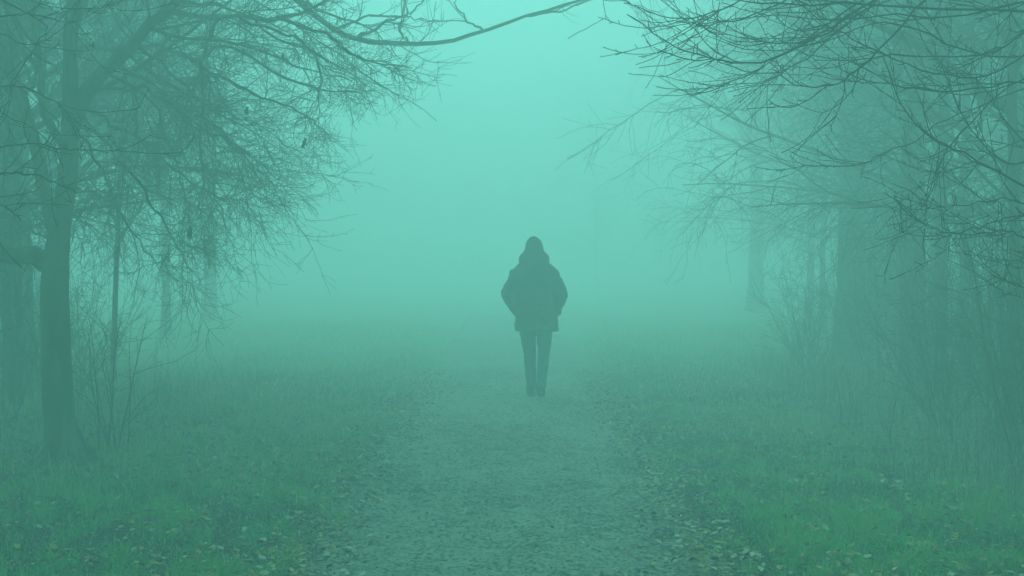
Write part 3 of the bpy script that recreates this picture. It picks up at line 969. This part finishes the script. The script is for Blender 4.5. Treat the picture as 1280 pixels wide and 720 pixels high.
put_shrub(3, xat(133, 10.9), 10.9, 'small leafless shrub of thin fanned stems beside the forked trunk on the left', 0.3, 0.95)
for k, x, y in [(2, -5.2, 11.6), (0, -4.7, 13.2), (1, -4.5, 14.5), (2, -5.8, 14.2), (1, -5.4, 16), (0, -4.3, 9.6), (2, -5.2, 9.2), (0, -6.2, 12.4), (1, -6.8, 17)]:
    put_shrub(k, x, y, 'tangled leafless undergrowth among the trunks left of the path', rng.uniform(0, 6), rng.uniform(0.85, 1.15), 'undergrowth of the left wood')
for k, x, y in [(1, 4.1, 10.4), (2, 4.9, 11.4), (0, 4.3, 12.4), (1, 4.7, 13.6), (2, 5.6, 14.2), (1, 5.3, 12.2), (0, 4.0, 9.3), (2, 4.6, 9.0), (1, 5.0, 16), (0, 4.4, 15.4),
                (2, 5.8, 17), (1, 6.4, 15), (0, 4.6, 18), (1, 5.4, 19), (2, 6.4, 19), (2, 5.2, 10.2), (0, 7.2, 17), (2, 4.4, 17), (1, 3.9, 18.5), (2, 5.4, 24), (2, 5.0, 20), (2, 3.75, 10.2), (2, 3.6, 9.5), (2, 3.9, 11.2), (1, 3.8, 12.4)]:
    put_shrub(k, x, y, 'tangled leafless undergrowth among the trunks right of the path', rng.uniform(0, 6), rng.uniform(0.85, 1.2), 'undergrowth of the right wood')


# ------------------------------------------------------------------ the walker
PX, PYY = xat(668, 15.9), 15.9
M_COAT = noise_mat('coat_cloth', (0.07, 0.10, 0.09), (0.11, 0.15, 0.135), 12, 0.85, 0.25, 60)
M_JEANS = noise_mat('jeans_cloth', (0.025, 0.10, 0.13), (0.04, 0.15, 0.19), 14, 0.85, 0.2, 80)
M_SHOE = noise_mat('shoe_leather', (0.02, 0.016, 0.012), (0.05, 0.04, 0.03), 10, 0.6, 0.15, 50)
M_SKIN = noise_mat('skin', (0.42, 0.27, 0.2), (0.5, 0.33, 0.25), 12, 0.55, 0)
M_EYE = noise_mat('eye', (0.02, 0.015, 0.01), (0.05, 0.04, 0.03), 40, 0.2, 0)


def loft(bm, rings, sides=24, expo=2.4):
    """rings: (cx, cy, cz, half width, half depth)"""
    rows = []
    for (cx, cy, cz, hw, hd) in rings:
        row = []
        for i in range(sides):
            a = 2 * math.pi * i / sides
            c, s = math.cos(a), math.sin(a)
            row.append(bm.verts.new((cx + hw * math.copysign(abs(c) ** (2 / expo), c), cy + hd * math.copysign(abs(s) ** (2 / expo), s), cz)))
        rows.append(row)
    for a, b in zip(rows[:-1], rows[1:]):
        for i in range(sides):
            j = (i + 1) % sides
            bm.faces.new((a[i], a[j], b[j], b[i]))
    bm.faces.new(list(reversed(rows[0])))
    bm.faces.new(rows[-1])


def limb_tube(bm, pts, sides=14, K=14):
    """pts: (x, y, z, r) -> closed tube"""
    q = resample(np.array(pts, float), K)
    p_, r_ = q[:, :3], q[:, 3]
    T = norm(np.gradient(p_, axis=0))
    U = norm(np.cross(T, np.array([0.3, 1.0, 0.1])))
    W = np.cross(T, U)
    rows = []
    for k in range(K):
        rows.append([bm.verts.new(p_[k] + r_[k] * (math.cos(a) * U[k] + math.sin(a) * W[k])) for a in np.arange(sides) / sides * 2 * math.pi])
    for a, b in zip(rows[:-1], rows[1:]):
        for i in range(sides):
            j = (i + 1) % sides
            bm.faces.new((a[i], a[j], b[j], b[i]))
    bm.faces.new(list(reversed(rows[0])))
    bm.faces.new(rows[-1])


def ball(bm, c, r):
    bmesh.ops.create_uvsphere(bm, u_segments=16, v_segments=12, radius=1, matrix=Matrix.Translation(c) @ Matrix.Diagonal((*r, 1)))


def fuse(name, bm, voxel, mat, parent, smooth_it=4, wrinkle=0.0, wscale=9.0):
    bmesh.ops.recalc_face_normals(bm, faces=bm.faces)
    me = bpy.data.meshes.new(name)
    bm.to_mesh(me)
    bm.free()
    o = bpy.data.objects.new(name, me)
    COL.objects.link(o)
    m = o.modifiers.new('r', 'REMESH')
    m.mode = 'VOXEL'
    m.voxel_size = voxel
    m2 = o.modifiers.new('s', 'SMOOTH')
    m2.iterations = smooth_it
    dg = bpy.context.evaluated_depsgraph_get()
    me2 = bpy.data.meshes.new_from_object(o.evaluated_get(dg))
    bpy.data.objects.remove(o)
    bpy.data.meshes.remove(me)
    me2.name = name
    if wrinkle:
        for v in me2.vertices:
            c = v.co
            n1 = noise.noise((c.x * wscale, c.y * wscale, c.z * wscale * 1.9))
            n2 = noise.noise((c.x * wscale * 2.3 + 7, c.y * wscale * 2.3, c.z * wscale * 3.4))
            v.co = c + v.normal * wrinkle * (n1 + 0.5 * n2)
    me2.materials.clear()
    me2.materials.append(mat)
    for p_ in me2.polygons:
        p_.use_smooth = True
    o = bpy.data.objects.new(name, me2)
    return link(o, parent)


def build_person():
    t = thing('person', 'person in dark hooded coat and jeans walking away, hands in the coat pockets', 'person', (PX, PYY, 0.012))
    # body: head, neck, trunk, arms with hands, legs
    bm = bmesh.new()
    ball(bm, (0, 0.005, 1.68), (0.072, 0.092, 0.105))
    ball(bm, (0, 0.045, 1.635), (0.05, 0.05, 0.055))
    ball(bm, (0, 0.105, 1.665), (0.013, 0.018, 0.022))
    ball(bm, (0, 0.09, 1.625), (0.024, 0.012, 0.009))
    ball(bm, (0, 0.08, 1.705), (0.05, 0.02, 0.012))
    for s in (-1, 1):
        ball(bm, (s * 0.074, 0.0, 1.67), (0.01, 0.022, 0.032))
    limb_tube(bm, [(0, -0.01, 1.42, 0.062), (0, 0, 1.52, 0.056), (0, 0.005, 1.62, 0.055)])
    loft(bm, [(0, 0, 0.84, 0.15, 0.10), (0, 0, 0.95, 0.165, 0.115), (0, 0, 1.08, 0.14, 0.10), (0, 0, 1.25, 0.16, 0.11), (0, 0, 1.38, 0.175, 0.10), (0, -0.01, 1.45, 0.09, 0.07)])
    arms = {-1: [(-0.17, 0, 1.39), (-0.285, -0.06, 1.14), (-0.215, 0.10, 1.0)], 1: [(0.17, 0, 1.39), (0.29, -0.06, 1.13), (0.235, 0.10, 0.985)]}
    for s, (a, b, c) in arms.items():
        mid1 = tuple((np.array(a) + b) / 2)
        mid2 = tuple((np.array(b) + c) / 2)
        limb_tube(bm, [(*a, 0.052), (*mid1, 0.046), (*b, 0.04), (*mid2, 0.037), (*c, 0.027)], 12, 16)
        c = np.array(c)
        f = norm(np.array([-s * 0.35, 0.55, -0.75]))
        palm = c + f * 0.05
        limb_tube(bm, [(*(c - f * 0.01), 0.026), (*palm, 0.031), (*(c + f * 0.095), 0.026)], 10, 6)
        side = norm(np.cross(f, (s, 0.2, 0)))
        for i, Lf in enumerate((0.066, 0.076, 0.07, 0.055)):
            q0 = c + f * 0.085 + side * (0.027 - i * 0.018)
            q1 = q0 + f * Lf * 0.5
            q2 = q1 + norm(f + np.array([-s * 0.6, -0.1, -0.1])) * Lf * 0.35
            q3 = q2 + norm(f + np.array([-s * 1.2, -0.3, -0.1])) * Lf * 0.25
            limb_tube(bm, [(*q0, 0.0095), (*q1, 0.009), (*q2, 0.0085), (*q3, 0.007)], 8, 8)
        th = c + f * 0.03 + side * 0.028
        limb_tube(bm, [(*th, 0.012), (*(th + f * 0.03 + side * 0.02), 0.0105), (*(th + f * 0.062 + side * 0.022), 0.008)], 8, 6)
    LL = [(-0.085, 0.0, 0.90, 0.085), (-0.07, 0.05, 0.70, 0.075), (-0.05, 0.11, 0.49, 0.055), (-0.042, 0.14, 0.34, 0.052), (-0.035, 0.15, 0.10, 0.036), (-0.035, 0.155, 0.06, 0.036)]
    RL = [(0.095, 0.0, 0.90, 0.085), (0.105, 0.0, 0.70, 0.075), (0.10, 0.0, 0.49, 0.055), (0.085, -0.07, 0.36, 0.052), (0.068, -0.15, 0.17, 0.036), (0.066, -0.155, 0.13, 0.036)]
    for L in (LL, RL):
        limb_tube(bm, L, 14, 20)
    feet = ((LL[-1], 0.0, 0.08), (RL[-1], -0.42, -0.1))
    for (e, pitch, yaw) in feet:
        ball(bm, (e[0], e[1] + 0.06, 0.05 if pitch == 0 else 0.085), (0.036, 0.07, 0.028))
    body = fuse('body', bm, 0.007, M_SKIN, t, 3)
    for s in (-1, 1):
        bm = bmesh.new()
        ball(bm, (s * 0.03, 0.083, 1.688), (0.012, 0.012, 0.012))
        me = bpy.data.meshes.new('eye')
        bm.to_mesh(me)
        bm.free()
        me.materials.append(M_EYE)
        link(bpy.data.objects.new('eye', me), t)
    # coat: trunk with sleeves whose ends vanish in the pockets
    bm = bmesh.new()
    loft(bm, [(0.025, 0, 0.742, 0.246, 0.165), (0.024, 0, 0.80, 0.246, 0.165), (0.02, 0, 0.93, 0.238, 0.16), (0.012, 0, 1.08, 0.22, 0.15), (0.004, 0, 1.22, 0.218, 0.15),
              (0, -0.005, 1.36, 0.245, 0.145), (0, -0.01, 1.44, 0.240, 0.13), (0, -0.01, 1.495, 0.19, 0.11), (0, -0.005, 1.535, 0.10, 0.085)])
    for s, (a, b, c) in arms.items():
        a, b, c = map(np.array, (a, b, c))
        limb_tube(bm, [(*(a + (s * 0.005, 0, 0.01)), 0.102), (*(a * 0.7 + b * 0.3), 0.097), (*(b + (0, 0, 0.06)), 0.078), (*b, 0.079), (*(b * 0.45 + c * 0.55), 0.075),
                       (*(c + (-s * 0.02, 0.0, -0.02)), 0.066)], 16, 22)
        # pocket flap bulge and cuff
        ball(bm, (s * 0.225 + 0.02, 0.09, 0.955), (0.05, 0.075, 0.05))
    ball(bm, (0.268, 0.06, 0.96), (0.045, 0.06, 0.048))
    coat = fuse('coat', bm, 0.011, M_COAT, t, 4, 0.009, 8)
    # hood, open at the face
    bm = bmesh.new()
    loft(bm, [(0, -0.02, 1.44, 0.15, 0.11), (-0.004, -0.02, 1.505, 0.172, 0.13), (-0.004, -0.02, 1.572, 0.176, 0.14), (-0.003, -0.015, 1.605, 0.150, 0.135), (-0.003, -0.005, 1.632, 0.114, 0.128),
              (-0.003, 0.0, 1.68, 0.10, 0.128), (-0.004, 0.0, 1.73, 0.094, 0.118), (-0.006, 0.0, 1.765, 0.074, 0.095), (-0.008, -0.005, 1.792, 0.042, 0.055), (-0.009, -0.01, 1.806, 0.012, 0.015)], 28, 2.1)
    for q in [f for f in bm.faces if f.calc_center_median().y > 0.06 and 1.585 < f.calc_center_median().z < 1.77 and abs(f.calc_center_median().x) < 0.075]:
        bm.faces.remove(q)
    for v in bm.verts:
        c = v.co
        v.co += Vector((c.x, c.y, 0)).normalized() * 0.006 * noise.noise((c.x * 14, c.y * 14, c.z * 22))
    bmesh.ops.recalc_face_normals(bm, faces=bm.faces)
    me = bpy.data.meshes.new('hood')
    bm.to_mesh(me)
    bm.free()
    me.materials.append(M_COAT)
    for p_ in me.polygons:
        p_.use_smooth = True
    hood = link(bpy.data.objects.new('hood', me), coat)
    m = hood.modifiers.new('s', 'SOLIDIFY')
    m.thickness = 0.008
    m = hood.modifiers.new('d', 'SUBSURF')
    m.levels = m.render_levels = 1
    # trousers
    bm = bmesh.new()
    loft(bm, [(0.015, 0, 0.80, 0.175, 0.12), (0.015, 0, 0.88, 0.18, 0.125), (0.01, 0, 1.0, 0.17, 0.12)])
    limb_tube(bm, [(-0.082, 0.01, 0.88, 0.098), (-0.072, 0.05, 0.70, 0.090), (-0.052, 0.11, 0.50, 0.072), (-0.042, 0.14, 0.33, 0.066), (-0.034, 0.15, 0.16, 0.058), (-0.034, 0.15, 0.075, 0.060)], 18, 24)
    limb_tube(bm, [(0.108, 0.01, 0.88, 0.098), (0.112, 0.0, 0.70, 0.088), (0.105, 0.0, 0.50, 0.070), (0.092, -0.07, 0.36, 0.064), (0.076, -0.14, 0.21, 0.056), (0.072, -0.15, 0.135, 0.058)], 18, 24)
    fuse('trousers', bm, 0.009, M_JEANS, t, 3, 0.006, 11)
    for (e, pitch, yaw) in feet:
        bm = bmesh.new()
        loft(bm, [(0, 0.04, 0.0, 0.044, 0.138), (0, 0.04, 0.022, 0.049, 0.145), (0, 0.035, 0.045, 0.047, 0.135), (0, 0.005, 0.07, 0.046, 0.095), (0, -0.03, 0.10, 0.046, 0.06), (0, -0.035, 0.13, 0.042, 0.05)], 20, 2.5)
        sh = fuse('shoe', bm, 0.007, M_SHOE, t, 2)
        sh.location = (e[0], e[1] + 0.02, 0.0 if pitch == 0 else 0.072)
        sh.rotation_euler = (pitch, 0, yaw)
    return t


build_person()

# ------------------------------------------------------------------ the fog: a closed box of even air round everything
bm = bmesh.new()
bmesh.ops.create_cube(bm, size=1, matrix=Matrix.Translation((0, 62, 8.9)) @ Matrix.Diagonal((240, 190, 20.2, 1)))
me = bpy.data.meshes.new('haze')
bm.to_mesh(me)
bm.free()
m = bpy.data.materials.new('haze')
m.use_nodes = True
t = m.node_tree
t.nodes.clear()
pv = t.nodes.new('ShaderNodeVolumePrincipled')
pv.inputs['Color'].default_value = (*HAZE_COLOR, 1)
pv.inputs['Density'].default_value = HAZE_DENSITY
pv.inputs['Anisotropy'].default_value = HAZE_ANISO
ou = t.nodes.new('ShaderNodeOutputMaterial')
t.links.new(pv.outputs[0], ou.inputs['Volume'])
me.materials.append(m)
hz = link(bpy.data.objects.new('haze', me))
tag(hz, 'thick teal fog filling the wood and swallowing the far end of the path', 'fog', kind='stuff')
